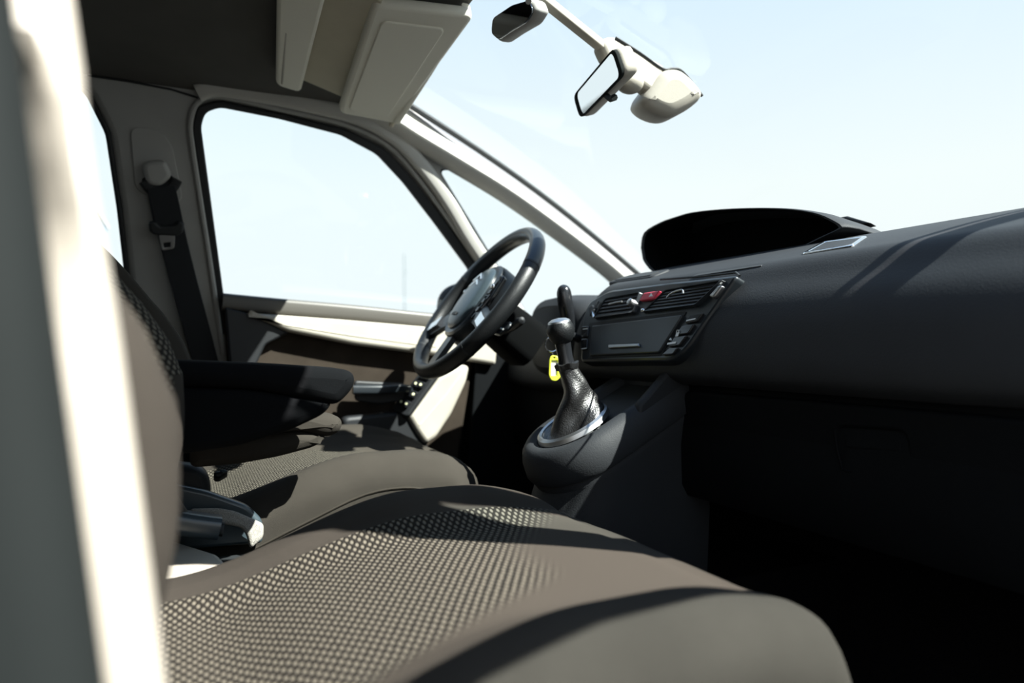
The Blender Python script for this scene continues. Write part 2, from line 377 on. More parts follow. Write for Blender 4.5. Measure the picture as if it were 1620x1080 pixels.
# armrest pull, pod and window switches
link('pull_handle', tube(catmull([oY(558, 616, .655), oY(600, 616, .650), oY(634, 614, .655), oY(646, 618, .67)], 5), 1, sect=rrect(.014, .011, .006)), 'satin', d1)
link('pull_mount', plate([oY(*p, .668) for p in ((560, 602), (640, 606), (648, 622), (640, 634), (600, 640), (562, 634))], NI, .012, .004, fil=.01), 'black_plastic', d1)
A, B, C_, D = oY(668, 583, .672), oY(694, 586, .632), oY(642, 658, .632), oY(616, 645, .672)
nn = (C_-B).cross(D-C_).normalized()
if nn.z < 0: nn = -nn
def bil(u, v): return (A*(1-u)+B*u)*(1-v)+(D*(1-u)+C_*u)*v
sw = link('switch_panel', plate([bil(0, 0), bil(1, 0), bil(1, 1), bil(0, 1)], nn, .016, .004, fil=.012), 'black_plastic', d1)
for v in (.16, .36, .58, .80):
    k = link('window_switch', plate([bil(u, q)+nn*.005 for u, q in ((.22, v-.07), (.78, v-.07), (.78, v+.07), (.22, v+.07))], nn, .008, .002, fil=.004), 'piano', d1)
    for u in (.36, .66):
        link('switch_mark', lathe(bil(u, v)+nn*.005, nn, [(.0001, 0), (.0034, 0), (.0034, .0006), (.0001, .0008)], 12), 'led' if v > .3 else 'print', k)
pod = [(B+V((0, .003, -.014))), C_+V((0, .003, -.014)), oY(652, 690, .655), oY(700, 640, .655), oY(704, 590, .655)]
lowc = [oY(*p, .648) for p in ((697, 592), (728, 576), (744, 579), (739, 604), (716, 654), (692, 692), (674, 704), (660, 684), (645, 658))]
link('cream_bolster', plate(lowc, NI, .05, .012, fil=.012), 'cream', d1)
link('bolster_seam', tube([oY(*p, .6475) for p in ((738, 580), (705, 625), (664, 672))], .0014, 6), 'tan', d1)
pk = [oY(*p, .660) for p in ((540, 660), (640, 650), (676, 700), (690, 740), (560, 760))]
link('door_pocket', plate(pk, NI, .04, .01, fil=.02), 'black_plastic', d1)
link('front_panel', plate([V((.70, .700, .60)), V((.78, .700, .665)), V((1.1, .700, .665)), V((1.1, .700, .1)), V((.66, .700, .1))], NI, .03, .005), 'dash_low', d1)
# exterior mirror on that door
dm = thing('door_mirror', oY(705, 505, .82), 'black exterior mirror seen through driver window behind steering wheel', 'mirror')
mc = oY(716, 478, .86)
link('mirror_shell', plate([oY(*p, .83) for p in ((688, 497), (690, 470), (704, 454), (735, 446), (770, 455), (775, 498))], (-.5, -.86, 0), .07, .02, fil=.02), 'rubber', dm)
link('mirror_foot', tube([oY(726, 492, .85), oY(742, 508, .80), oY(752, 514, .755)], .014, 8), 'rubber', dm)

# ------------------------------------------------------------------ passenger door standing wide open, beyond the right edge of the view
d2 = thing('door_2', (.82, -.78, .1), 'passenger door swung wide open at right', kind='structure')
def swing(me, ang=math.radians(66)):
    h = V((.82, -.78, 0)); me.transform(Matrix.Translation(h) @ Matrix.Rotation(ang, 4, 'Z') @ Matrix.Translation(-h)); return me
fo = mirror([oS(*p) for p in SEALO]+[sp(.76, .66), sp(.07, .66)]); go = mirror([oS(*p) for p in FG]+[sp(.71, .69), sp(.085, .69)])
big = [p+(p-sum(fo, V())/len(fo))*.06 for p in fo]
link('window_frame', swing(plate(big, NR, .03, .006, [go])), 'rubber', d2)
link('pane', swing(plate([p-NR*.015 for p in go], NR, .004)), 'glass', d2)
link('door_panel', swing(plate([V((.05, -.75, .70)), V((.80, -.75, .67)), V((.84, -.75, .12)), V((.08, -.75, .12))], (0, 1, 0), .09, .02)), 'door_fabric', d2)
link('cream_insert', swing(plate([V((.10, -.735, .67)), V((.78, -.735, .64)), V((.78, -.735, .58)), V((.2, -.735, .62))], (0, 1, 0), .03, .01)), 'cream', d2)
link('armrest', swing(box((.25, -.755, .46), (.62, -.70, .52), .015)), 'black_plastic', d2)

# ------------------------------------------------------------------ seat belt on the far pillar
sb = thing('seat_belt', oS(325, 560, .02), 'black driver seat belt hanging on beige pillar with metal tongue', 'seat belt')
gp = oS(256, 288, .02)
link('belt_guide', tube(catmull([oS(*p, .016) for p in ((228, 286), (240, 300), (258, 304), (272, 297), (280, 284))], 5), 1, up=SN, sect=rrect(.011, .010, .006)), 'rubber', sb)
link('guide_cap', plate([oS(*p, .030) for p in ((224, 262), (234, 255), (260, 254), (268, 266), (272, 280), (254, 296), (232, 292))], SN, .026, .009, fil=.012), 'beige', sb)
wp = catmull([oS(*p, d) for p, d in (((255, 296), .026), ((263, 330), .028), ((274, 380), .03), ((292, 450), .032), ((310, 515), .034), ((330, 590), .03))], 6)
link('webbing', tube(wp, 1, up=SN, sect=rrect(.0275, .0016, .0015, 1)), 'webbing', sb)
link('upper_webbing', tube([oS(253, 290, .020), oS(258, 320, .024), oS(266, 364, .026)], 1, up=SN, sect=rrect(.026, .003, .0025, 1)), 'webbing', sb)
lt = link('latch_body', plate([oS(*p, .042) for p in ((234, 352), (246, 350), (252, 358), (276, 357), (282, 349), (292, 353), (290, 368), (280, 374), (244, 372), (236, 366))], SN, .018, .005, fil=.006), 'rubber', sb)
link('metal_tongue', plate([oS(*p, .039) for p in ((251, 371), (277, 369), (276, 393), (256, 397))], SN, .004, .001, [[oS(*p, .039) for p in ((258, 384), (270, 383), (270, 391), (259, 392))]], fil=.006), 'silver', sb)

# ------------------------------------------------------------------ sun visors on the headliner
def vis(name, corners, th, m, label, cat='sun visor', parts=()):
    t = thing(name, sum(corners, V())/4, label, cat)
    n = (corners[1]-corners[0]).cross(corners[3]-corners[0]).normalized()
    if n.z > 0: n = -n
    link('visor_panel', plate(corners, n, th, th*.35, fil=.018), m, t)
    return t, n
vc = [oY(536, 180, .47), oY(592, 8, .115), oY(748, 2, .115), oY(626, 197, .50)]
n_ = (vc[1]-vc[0]).cross(vc[3]-vc[0]).normalized()
vc[3] = vc[3]-n_*((vc[3]-vc[0]).dot(n_))
sv, vn = vis('sun_visor', vc, .022, 'visor', 'large beige driver sun visor with mirror flap folded against headliner')
def vb(u, v, d=0): return (vc[0]*(1-u)+vc[3]*u)*(1-v)+(vc[1]*(1-u)+vc[2]*u)*v+vn*d
fl_ = link('mirror_flap', plate([vb(*p, .004) for p in ((.12, .07), (.78, .07), (.78, .90), (.12, .90))], vn, .006, .002, fil=.014), 'visor', sv)
link('finger_tab', plate([vb(*p, .0055) for p in ((.66, .34), (.76, .36), (.77, .46), (.70, .50), (.64, .44))], vn, .003, .001, fil=.008), 'cream', fl_)
link('front_rim', tube([vb(.97, .04, 0), vb(.985, .5, 0), vb(.97, .96, 0)], 1, up=vn, sect=rrect(.008, .009, .005)), 'visor', sv)
link('hinge_clip', plate([vb(*p, .007) for p in ((.84, .80), (.98, .80), (.98, .89), (.84, .89))], vn, .014, .004, fil=.004), 'satin', sv)
link('pivot_pin', tube([vb(.95, -.03, -.004), vb(.95, .02, -.004)], .006, 8), 'tan', sv)
bc = [oY(436, 136, .47), oY(438, -30, .10), oY(518, -30, .10), oY(476, 148, .485)]
n_ = (bc[1]-bc[0]).cross(bc[3]-bc[0]).normalized(); bc[3] = bc[3]-n_*((bc[3]-bc[0]).dot(n_))
sb2, bn_ = vis('sliding_sun_blind', bc, .02, 'visor', 'narrow beige sliding blind behind the large sun visor', 'sun visor')
link('blind_rib', tube([bc[0]*.75+bc[3]*.25+bn_*.001+(bc[1]-bc[0])*.06, bc[1]*.75+bc[2]*.25+bn_*.001], .002, 6), 'cream', sb2)
rc = [bc[3]+V((-.02, 0, .035)), bc[2]+V((-.02, 0, .03)), vc[1]+V((.02, 0, .03)), vc[0]+V((.03, 0, .03))]
n_ = (rc[1]-rc[0]).cross(rc[3]-rc[0]).normalized(); n_ = -n_ if n_.z > 0 else n_
rc[3] = rc[3]-n_*((rc[3]-rc[0]).dot(n_))
tag(link('trim_5', plate(rc, n_, .01, .002), 'tan'), 'beige roof recess strip between the two visor panels', kind='structure')

# ------------------------------------------------------------------ interior mirror on the windscreen, with bar and sensor pod
im = thing('rear_view_mirror', (.64, 0, 1.14), 'cream rear view mirror on windscreen with tilted glass and sensor pod', 'mirror')
link('cable_bar', tube([oY(838, -18, 0), oY(870, 8, 0), oY(952, 74, 0)], 1, up=(.4, 0, 1), sect=rrect(.010, .007, .003)), 'cream', im)
arm = [oY(*p, -.005) for p in ((950, 62), (972, 55), (1052, 104), (1046, 140), (1020, 152), (985, 130), (955, 90))]
link('bracket_arm', plate([oY(*p, -.012) for p in ((952, 70), (958, 57), (974, 56), (1054, 104), (1050, 140), (1038, 150), (980, 106), (962, 92))], NI, .034, .009, fil=.008), 'cream', im)
pod_c = [oY(*p, -.03) for p in ((1052, 106), (1075, 106), (1094, 124), (1114, 152), (1092, 172), (1064, 185), (1036, 172), (1020, 152))]
link('sensor_pod', plate(pod_c, (-.25, -1, -.1), .085, .022, fil=.018), 'cream', im)
link('pod_gasket', tube(catmull([oY(*p, -.012) for p in ((974, 60), (1012, 84), (1048, 109), (1064, 109), (1080, 114), (1111, 152))], 5), .0028, 6), 'rubber', im)
link('ball_joint', ell(oY(996, 130, -.01), .026, .022, .020), 'cream', im)
n_ = V((-.945, .06, -.33)).normalized()
mg = [on(px, py, (.64, 0, 1.052), n_) for px, py in ((968, 80), (981, 120), (919, 184), (909, 150))]; mc_ = sum(mg, V())/4
hs = link('mirror_housing', plate([mc_+(p-mc_)*1.13-n_*.003 for p in mg], n_, .034, .010, fil=.014), 'cream', im)
link('mirror_rim', plate([mc_+(p-mc_)*1.10 for p in mg], n_, .008, .002, [[mc_+(p-mc_)*.97 for p in mg]], fil=.014, hfil=.012), 'seal_grey', hs)
link('mirror_glass', plate([mc_+(p-mc_)*1.0-n_*.002 for p in mg], n_, .004, 0, fil=.012), 'mirror', hs)
link('dimmer_tab', tube([oX(958, 150, .655), oX(966, 157, .645), oX(972, 154, .640)], [.005, .005, .006], 8), 'seal_grey', im)
cm = thing('child_mirror', (.49, 0, 1.15), 'small dark rounded observation mirror hanging from cream windscreen bar', 'mirror')
cg = [oX(*p, .475) for p in ((812, 6), (834, -4), (838, 14), (828, 34), (806, 52), (790, 67), (782, 56), (786, 30))]
link('mirror_housing', plate(cg, (-1, -.15, -.15), .03, .010, fil=.008), 'beige', cm)
cc = sum(cg, V())/len(cg)
link('mirror_glass', plate([cc+(p-cc)*.9+V((-.0025, 0, 0)) for p in cg], (-1, -.15, -.15), .004, .001, fil=.008), 'mirror_dark', cm)
link('mount', tube([oX(836, 2, .478), oY(846, -6, 0)], .005, 8), 'beige', cm)

# ------------------------------------------------------------------ dashboard
db = thing('dashboard', (.9, 0, .3), 'dark grey dashboard across the car with binnacle hood and vents', 'dashboard')
PR = [(.800, .545), (.735, .540), (.712, .553), (.705, .572), (.706, .60), (.712, .635), (.727, .668), (.750, .696), (.772, .7225), (.80, .735), (.87, .757), (.97, .780), (1.10, .797), (1.28, .800), (1.28, .52)]
DR = [(.86, .50), (.80, .495), (.775, .51), (.768, .53), (.772, .56), (.782, .59), (.795, .62), (.815, .650), (.84, .672), (.87, .688), (.93, .705), (1.0, .722), (1.10, .745), (1.28, .77), (1.28, .50)]
rings = []
ysn = [-.745, -.70, -.55, -.4, -.25, -.1, .05, .18, .215, .24, .27, .31, .4, .55, .70, .745]
for y in ysn:
    t = sm(.19, .30, y); ed = .03*sm(.6, .745, abs(y))
    r = []
    for (a, b), (c, d) in zip(PR, DR): r.append(V((a+(c-a)*t+ed*(1 if a < 1.2 else 0), y, b+(d-b)*t)))
    ks = catmull([V((p.x, p.y, p.z)) for p in r[1:-2]], 4)
    rings.append([r[0]]+ks+[r[-2], r[-1]])
link('dash_body', loft(rings), 'dash', db)
# lower dash: glove box side and driver's knee panel
def lowsec(y, x0=0): return [V((.80, y, .55)), V((.752+x0, y, .546)), V((.742+x0, y, .50)), V((.735+x0, y, .44)), V((.738+x0, y, .375)), V((.750+x0, y, .355)), V((.79, y, .345)), V((1.2, y, .33)), V((1.2, y, .55))]
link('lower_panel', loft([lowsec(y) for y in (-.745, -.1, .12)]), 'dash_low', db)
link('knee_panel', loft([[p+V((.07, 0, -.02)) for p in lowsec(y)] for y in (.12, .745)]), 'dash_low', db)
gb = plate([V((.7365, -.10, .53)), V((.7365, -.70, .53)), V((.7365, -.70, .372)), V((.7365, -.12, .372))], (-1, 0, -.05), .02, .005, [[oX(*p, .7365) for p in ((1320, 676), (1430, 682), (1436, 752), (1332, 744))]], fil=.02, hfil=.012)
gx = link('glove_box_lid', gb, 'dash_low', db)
link('handle_recess', plate([oX(*p, .752) for p in ((1312, 670), (1442, 676), (1446, 758), (1325, 750))], (-1, 0, 0), .004, 0), 'rubber', gx)
link('latch_handle', plate([oX(*p, .742) for p in ((1335, 682), (1428, 688), (1430, 716), (1340, 710))], (-1, 0, .2), .01, .003, fil=.006), 'dash_low', gx)
link('recess_edge', tube([oX(*p, .7355) for p in ((1321, 680), (1325, 710), (1333, 742), (1345, 746))], .0015, 6), 'dash_low', gx)
# centre stack fascia
fas = [oP(*p, .006) for p in ((918, 572), (921, 505), (930, 478), (962, 459), (1060, 446), (1168, 434), (1128, 490), (1083, 556), (1060, 570))]
fc = link('centre_fascia', plate(fas, PN, .03, .005, fil=[.01, .02, .02, .02, .02, .012, .02, .02, .016]), 'satin', db)
def pp(l, d): return [oP(*p, d) for p in l]
lid = pp(((936, 515), (1080, 497), (1042, 557), (932, 562)), .012)
link('lid_gap', plate(pp(((932, 511), (1086, 492), (1046, 562), (929, 566)), .0075), PN, .004, 0, fil=.004), 'rubber', fc)
ld = link('storage_lid', plate(lid, PN, .008, .002, fil=.005), 'satin', fc)
link('lid_handle', plate(pp(((962, 545), (1010, 543), (1010, 547), (962, 550)), .017), PN, .005, .0012), 'silver', ld)
# the two air vents with single slats
def vent(q, rows_, nm):
    a, b, c, d = [oP(*p, .010) for p in q]
    o = link('air_vent', plate([a, b, c, d], PN, .006, .0, fil=.004), 'rubber', db)
    def bi(u, v, dd): return (a*(1-u)+b*u)*(1-v)+(d*(1-u)+c*u)*v+PN*dd
    def lp_(k, dd): return [V((p.x, p.y, p.z))+PN*dd for p in fillet([bi(-k, -2*k, 0), bi(1+k, -2*k, 0), bi(1+k, 1+2*k, 0), bi(-k, 1+2*k, 0)], .005)]
    link('vent_frame', loft([lp_(.035, -.004), lp_(.03, .003), lp_(.02, .0045), lp_(.005, .004), lp_(.0, -.004)], caps=False), 'satin', o)
    for i in range(rows_):
        v = (i+.5)/rows_; h = .27/rows_
        link('slat', plate([bi(.01, v-h, .002), bi(.99, v-h, .002), bi(.99, v+h, .006), bi(.01, v+h, .006)], (PN+V((0, 0, .5))).normalized(), .003, .0006), 'black_plastic', o)
    return o, bi
v1, b1 = vent([(960, 474), (1013, 464), (1002, 494), (943, 502)], 5, 'l')
link('thumb_tab', tube([b1(.38, .52, .012), b1(.6, .50, .013), b1(.72, .46, .011)], .0018, 8), 'silver', v1)
v2, b2 = vent([(1055, 461), (1141, 446), (1102, 482), (1023, 492)], 6, 'r')
link('thumb_tab', tube(catmull([b2(.36, .58, .012), b2(.40, .40, .014), b2(.55, .32, .014), b2(.64, .5, .012)], 5), .0017, 8), 'silver', v2)
# chrome strips, wheels and buttons of the fascia
link('chrome_strip', tube([oP(947, 476, .010), oP(938, 492, .010), oP(940, 502, .010)], .003, 6), 'chrome', fc)
link('vent_wheel', plate(pp(((929, 486), (937, 481), (940, 490), (932, 500)), .012), PN, .008, .003, fil=.004), 'black_plastic', fc)
link('vent_wheel', plate(pp(((1120, 468), (1136, 450), (1143, 451), (1128, 470)), .014), PN, .01, .003, fil=.004), 'silver', fc)
link('hazard_button', plate(pp(((1018, 463), (1043, 459), (1034, 472), (1011, 475)), .014), PN, .008, .002, fil=.002), 'red', fc)
link('hazard_triangle', plate(pp(((1026, 469), (1030, 464), (1033, 468)), .0145), PN, .001, 0), 'print', fc)
link('rotary_knob', lathe(oP(1007, 483, .006), PN, [(.0001, 0), (.0085, 0), (.0085, .007), (.0068, .012), (.0068, .017), (.005, .0185), (.0001, .019)], 24), 'silver', fc)
link('air_freshener', ell(oP(1018, 491, .010), .005, .005, .004), 'chrome', fc)
for q in (((1092, 498), (1112, 494), (1102, 508), (1083, 511)), ((1078, 515), (1098, 512), (1088, 527), (1068, 530)), ((1066, 533), (1086, 530), (1074, 546), (1056, 548)), ((1058, 550), (1072, 549), (1064, 560), (1046, 561)), ((920, 516), (931, 515), (929, 532), (919, 533)), ((919, 536), (929, 535), (928, 552), (918, 553))):
    link('button', plate(pp(q, .011), PN, .006, .0015, fil=.003), 'piano', fc)
for q in (((1086, 506), (1100, 503), (1099, 505), (1085, 508)), ((1056, 542), (1069, 540), (1068, 543), (1055, 545)), ((922, 520), (929, 519), (929, 520), (922, 521)), ((920, 551), (927, 550), (927, 551), (920, 552)), ((1058, 537), (1061, 534), (1062, 538))):
    link('button_mark', plate(pp(q, .0125), PN, .001, 0), 'print', fc)
lkm = link('lock_symbol', plate(pp(((1070, 526), (1074, 525), (1072, 531), (1068, 532)), .0125), PN, .001, 0), 'print', fc)
link('lock_shackle', tube([oP(1070, 526, .013), oP(1071, 522, .013), oP(1074, 522, .013), oP(1073, 526, .013)], .0006, 5), 'print', lkm)
# cowl line above the fascia, storage lid and grille slit on the top
link('top_lid', plate([V((.80, .225, .738)), V((.79, .06, .744)), V((.84, .06, .7595)), V((.85, .20, .759))], (-.35, 0, .94), .014, .004, fil=.015), 'dash', db)
link('top_slot', plate([V((.806, .205, .742)), V((.797, .075, .748)), V((.824, .075, .756)), V((.836, .195, .756))], (-.35, 0, .94), .004, 0, fil=.008), 'rubber', db)
TN = V((-.30, 0, .954)).normalized()
def oT(px, py, d=0): return on(px, py, V((.80, 0, .7352))+TN*d, TN)
GN = V((-.446, 0, 1)).normalized()
link('grille_slit', plate([on(*p, V((.786, 0, .7296)), GN) for p in ((1094, 437), (1112, 429), (1212, 414), (1204, 420))], GN, .004, .001), 'rubber', db)
link('fascia_line', tube([oT(*p, .002) for p in ((1045, 442), (1100, 438), (1164, 431), (1170, 436))], .0018, 6), 'rubber', db)
ch = [oT(*p, .0025) for p in ((1268, 400), (1302, 381), (1372, 372), (1350, 387))]
cq = sum(ch, V())/4
sdv = link('side_vent', plate(ch, TN, .008, .002, [[cq+(p-cq)*.80 for p in ch]], fil=.006, hfil=.005), 'chrome', db)
link('vent_inset', plate([cq+(p-cq)*.82-TN*.001 for p in ch], TN, .004, 0, fil=.005), 'dash', sdv)
# binnacle hood: a thick arched cowl with its inner shade put into the colour
HO = [(1015, 392), (1020, 368), (1045, 352), (1070, 343), (1095, 336), (1140, 331), (1200, 329), (1255, 331), (1295, 338), (1322, 350), (1332, 357)]
HI = [(1330, 362), (1300, 376), (1268, 392), (1235, 406), (1195, 416), (1150, 421), (1100, 427), (1060, 431), (1038, 432), (1024, 420), (1016, 405)]
ho = [oX(*p, .925) for p in HO+HI]; ho = catmull(ho[-2:]+ho+ho[:2], 3); ho = ho[6:-7]; hc = sum(ho, V())/len(ho)
def hring(s, dx, dz, k=1): return [V((p.x+dx, hc.y+(p.y-hc.y)*s, hc.z+dz+(p.z-hc.z)*s*k)) for p in ho]
rings = [hring(.90, .12, 0), hring(.935, .05, .002), hring(.95, .012, 0), hring(.97, .0, 0), hring(1.0, -.002, 0), hring(1.02, .006, 0), hring(1.025, .03, -.001), hring(1.0, .12, -.012), hring(.9, .24, -.035, .9), hring(.6, .33, -.05, .6)]
hood = link('binnacle_hood', loft(rings), 'dash', db)
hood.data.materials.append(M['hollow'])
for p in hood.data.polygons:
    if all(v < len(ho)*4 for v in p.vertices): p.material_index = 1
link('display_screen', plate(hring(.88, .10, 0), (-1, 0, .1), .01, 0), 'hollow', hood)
link('hood_base', loft([[V((x, y, z)) for y, z in ((-.27, .70), (-.27, zt), (-.24, zt+.012), (.24, zt+.012), (.27, zt), (.27, .70))] for x, zt in ((.86, .742), (.95, .76), (1.1, .775))]), 'dash', db)
link('parcel_edge', plate([oX(*p, 1.05) for p in ((1328, 343), (1340, 341), (1380, 354), (1368, 357))], (-1, 0, .3), .02, .003), 'rubber', db)
# driver's cowl around the steering column
cw = []
for t_, (yc_, ry, rz, zc_) in zip((.735, .75, .78, .84, .95), ((.36, .10, .07, .625), (.36, .125, .088, .625), (.36, .15, .097, .622), (.36, .17, .10, .62), (.36, .18, .10, .62))):
    cw.append([V((t_, yc_+ry*math.copysign(abs(math.cos(a))**.7, math.cos(a)), zc_+rz*math.copysign(abs(math.sin(a))**.7, math.sin(a)))) for a in [2*math.pi*i/28 for i in range(28)]])
link('column_cowl', loft(cw), 'dash', db)
link('fuse_sticker', plate([oX(*p, .80) for p in ((762, 546), (778, 545), (778, 558), (763, 560))], (-1, -.3, .2), .002), 'yellow', db)
link('relay_cover', plate([oX(*p, .80) for p in ((780, 552), (800, 556), (806, 566), (786, 568))], (-1, -.3, .2), .006, .002, fil=.004), 'pad', db)
link('fuse_box', plate([oX(*p, .806) for p in ((755, 556), (782, 556), (790, 572), (752, 574))], (-1, -.3, .2), .01, .003), 'black_plastic', db)

# ------------------------------------------------------------------ steering column and wheel
W = V((.563, .37, .700)); tt = math.radians(36.8); wn = V((-math.cos(tt), 0, math.sin(tt))); wu = V((math.sin(tt), 0, math.cos(tt))); wl = V((0, 1, 0))
def wp_(a, b, d=0): return W+wl*a+wu*b+wn*d
sc_ = thing('steering_column', W-wn*.15, 'black steering column shroud with stalks behind the wheel', 'steering column')
link('column_shroud', loft([[wp_(a*r, b*r-.004, d) for a, b in rrect(1, .9, .45)] for r, d in ((.042, -.035), (.050, -.05), (.054, -.09), (.056, -.13), (.056, -.16))]), 'hollow', sc_)
st = link('gear_stalk', tube(catmull([oY(902, 530, .17), oY(899, 505, .165), oY(894, 478, .16), oY(892, 460, .16), oY(891, 450, .16)], 5), [.009, .0095, .0105, .0115, .0125, .013, .014, .0145, .0150, .0152, .0152, .0150, .0148, .0146, .0142, .0136, .0125, .011, .009, .006, .002][:21], 14), 'piano', sc_)
link('stalk_arm', tube(catmull([oY(902, 528, .17), V((.72, .19, .615)), V((.80, .22, .60))], 5), .008, 10), 'black_plastic', sc_)
link('shift_paddle', plate([wp_(*p, -.045) for p in ((-.05, -.05), (-.115, -.058), (-.135, -.04), (-.13, -.025), (-.05, -.02))], wn, .008, .003, fil=.01), 'satin', sc_)
link('wiper_stalk', tube([wp_(-.06, -.03, -.07), wp_(-.12, -.025, -.06), wp_(-.150, -.021, -.053), wp_(-.165, -.02, -.05), wp_(-.169, -.02, -.05)], [.007, .008, .009, .007, .001], 10), 'black_plastic', sc_)
link('stalk_mark', plate([wp_(*p, -.044) for p in ((-.085, -.042), (-.118, -.046), (-.118, -.042), (-.085, -.038))], wn, .001), 'print', sc_)
sw_ = thing('steering_wheel', W, 'black leather steering wheel with oval hub and silver spoke inserts', 'steering wheel')
R_ = .187
def rim(a0, a1, m, nm, par, closed=False, k=64, r=.0165):
    ks = [a0+(a1-a0)*i/k for i in range(k if closed else k+1)]
    rings = []
    for a in ks:
        e = wl*math.cos(a)+wu*math.sin(a); c = W+e*R_
        rings.append([c+e*(math.cos(q)*r*.92)+wn*(math.sin(q)*r*1.08) for q in [2*math.pi*i/16 for i in range(16)]])
    return link(nm, loft(rings, loop=closed), m, par)
rm = rim(0, 2*math.pi, 'leather', 'rim', sw_, True, 96)
for a in (.42, math.pi-.42, math.pi+.75, -.75):
    rim(a-.012, a+.012, 'rubber', 'rim_seam', rm, False, 2, .0170)
rim(.42, math.pi-.42, 'satin', 'rim_grip', rm, False, 40, .0168)
# hub pad, domed oval
hubr = []
for s, d in ((1.06, -.03), (1.06, -.005), (1.03, .008), (.97, .012), (.93, .011)):
    hubr.append([wp_(.072*s*math.copysign(abs(math.cos(a))**.85, math.cos(a)), (.090 if math.sin(a) > 0 else .095)*s*math.copysign(abs(math.sin(a))**.85, math.sin(a)), d) for a in [2*math.pi*i/40 for i in range(40)]])
link('hub_shell', loft(hubr), 'satin', sw_)
padr = []
for s, d in ((.92, .006), (.92, .014), (.86, .0185), (.7, .023), (.45, .026), (.2, .0275), (.02, .028)):
    padr.append([wp_(.060*s*math.copysign(abs(math.cos(a))**.85, math.cos(a))+.004, .088*s*math.copysign(abs(math.sin(a))**.85, math.sin(a)), d) for a in [2*math.pi*i/40 for i in range(40)]])
pad = link('airbag_pad', loft(padr), 'pad', sw_)
for b0 in (.052, .036):                                             # double chevron emblem
    link('chevron', plate([wp_(.004-.026, b0-.012, .0275), wp_(.004, b0+.008, .0295), wp_(.004+.026, b0-.012, .0275), wp_(.004+.018, b0-.012, .0275), wp_(.004, b0+.0, .0295), wp_(.004-.018, b0-.012, .0275)], wn, .004, .0008), 'chrome', pad)
link('airbag_mark', plate([wp_(a, b, .027) for a, b in ((-.012, -.055), (.012, -.055), (.012, -.048), (-.012, -.048))], wn, .002), 'rubber', pad)
for s in (1, -1):
    link('spoke', loft([[wp_(s*x, y+h, d+.002) for h, d in ((-.022, -.010), (.022, -.010), (.024, .002), (.0, .008), (-.024, .002))] for x, y in ((.055, -.035), (.10, -.048), (.14, -.066), (.172, -.078))]), 'satin', sw_)
    link('spoke_insert', loft([[wp_(s*x, y+h, d) for h, d in ((-.012, .0), (.012, .0), (.012, .014), (-.012, .014))] for x, y in ((.115, -.056), (.14, -.068), (.165, -.078))]), 'chrome', sw_)
    bp = link('button_pod', plate([wp_(s*x, y, .010) for x, y in ((.066, .062), (.082, .055), (.088, 0), (.078, -.05), (.068, -.06), (.064, 0))], wn, .014, .004, fil=.006), 'piano', sw_)
    for y in (.035, .012, -.012, -.034):
        link('wheel_button', plate([wp_(s*(.070+dx), y+dy, .0125) for dx, dy in ((0, -.006), (.013, -.006), (.013, .006), (0, .006))], wn, .005, .0015, fil=.003), 'piano', bp)
    link('thumb_wheel', ell(wp_(s*.077, .024, .012), .005, .006, .006, 12, 8), 'chrome', bp)
    link('button_mark', plate([wp_(s*(.072+dx), .0+dy, .0128) for dx, dy in ((0, 0), (.008, 0), (.008, .0015), (0, .0015))], wn, .001), 'print', bp)
link('lower_spoke', loft([[wp_(x+h, y, d) for h, d in ((-.016, -.008), (.016, -.008), (.016, .004), (-.016, .004))] for x, y in ((0, -.085), (0, -.13), (0, -.178))]), 'satin', sw_)

# ------------------------------------------------------------------ gear console and lever
gc = thing('gear_console', (.62, 0, .05), 'dark plastic gear console with sloping oval silver ring below dashboard', 'console')
GC = V((.588, .0, .468)); gnv = V((-.47, 0, .883)).normalized(); gu = V((.883, 0, .47)).normalized()
def gp_(a, b, d=0): return GC+gu*a+V((0, 1, 0))*b+gnv*d
def outline(r, x1, k=20, front=.0):
    pts = [(x1, -r)]
    for i in range(k+1):
        a = -math.pi/2-math.pi*i/k; pts.append((r*1.02*math.cos(a)-.0, r*math.sin(a)))
    pts.append((x1, r)); return pts
def oring(r, x1, d, sh=0): return [gp_(a+sh, b, d) for a, b in outline(r, x1)]
up = [oring(.062, .16, -.012), oring(.068, .17, .0), oring(.078, .17, .004), oring(.088, .172, .002), oring(.097, .174, -.006), oring(.104, .176, -.022), oring(.107, .178, -.045), oring(.104, .178, -.052), oring(.09, .17, -.052)]
link('console_top', loft(up, caps=False), 'dash', gc)
link('console_floor', plate(oring(.085, .165, -.012), gnv, .004), 'rubber', gc)
lo = [oring(.098, .176, -.05), oring(.101, .178, -.056), oring(.100, .178, -.066)]
for z, s in ((.33, .93), (.2, .86), (.04, .80)):
    lo.append([V((GC.x+.02+(a*.95)*(.94 if a < 0 else 1), b*s, z)) for a, b in outline(.104, .20)])
link('console_body', loft(lo), 'dash', gc)
for s in (-1,):
    wg = [gp_(.058, s*.098, -.028), gp_(.075, s*.098, .006), gp_(.095, s*.098, .010), gp_(.176, s*.098, .032), gp_(.192, s*.098, .0), gp_(.186, s*.098, -.028)]
    link('console_wing', plate(wg if s < 0 else wg, (0, -1, 0), .018, .006, fil=.01), 'dash', gc)
link('shift_ring', loft([[gp_(.062*s*math.cos(a), .056*s*math.sin(a), d) for a in [2*math.pi*i/48 for i in range(48)]] for s, d in ((.90, .002), (.92, .008), (.98, .010), (1.06, .007), (1.1, .0))], caps=False), 'silver', gc)
link('ring_mirror', loft([[gp_(.062*s*math.cos(a), .056*s*math.sin(a), d) for a in [2*math.pi*i/48 for i in range(48)]] for s, d in ((.91, .006), (.80, -.010), (.78, -.012))], caps=False), 'chrome', gc)
gl = thing('gear_lever', GC, 'black leather gear lever with round knob and gathered boot', 'gear lever')
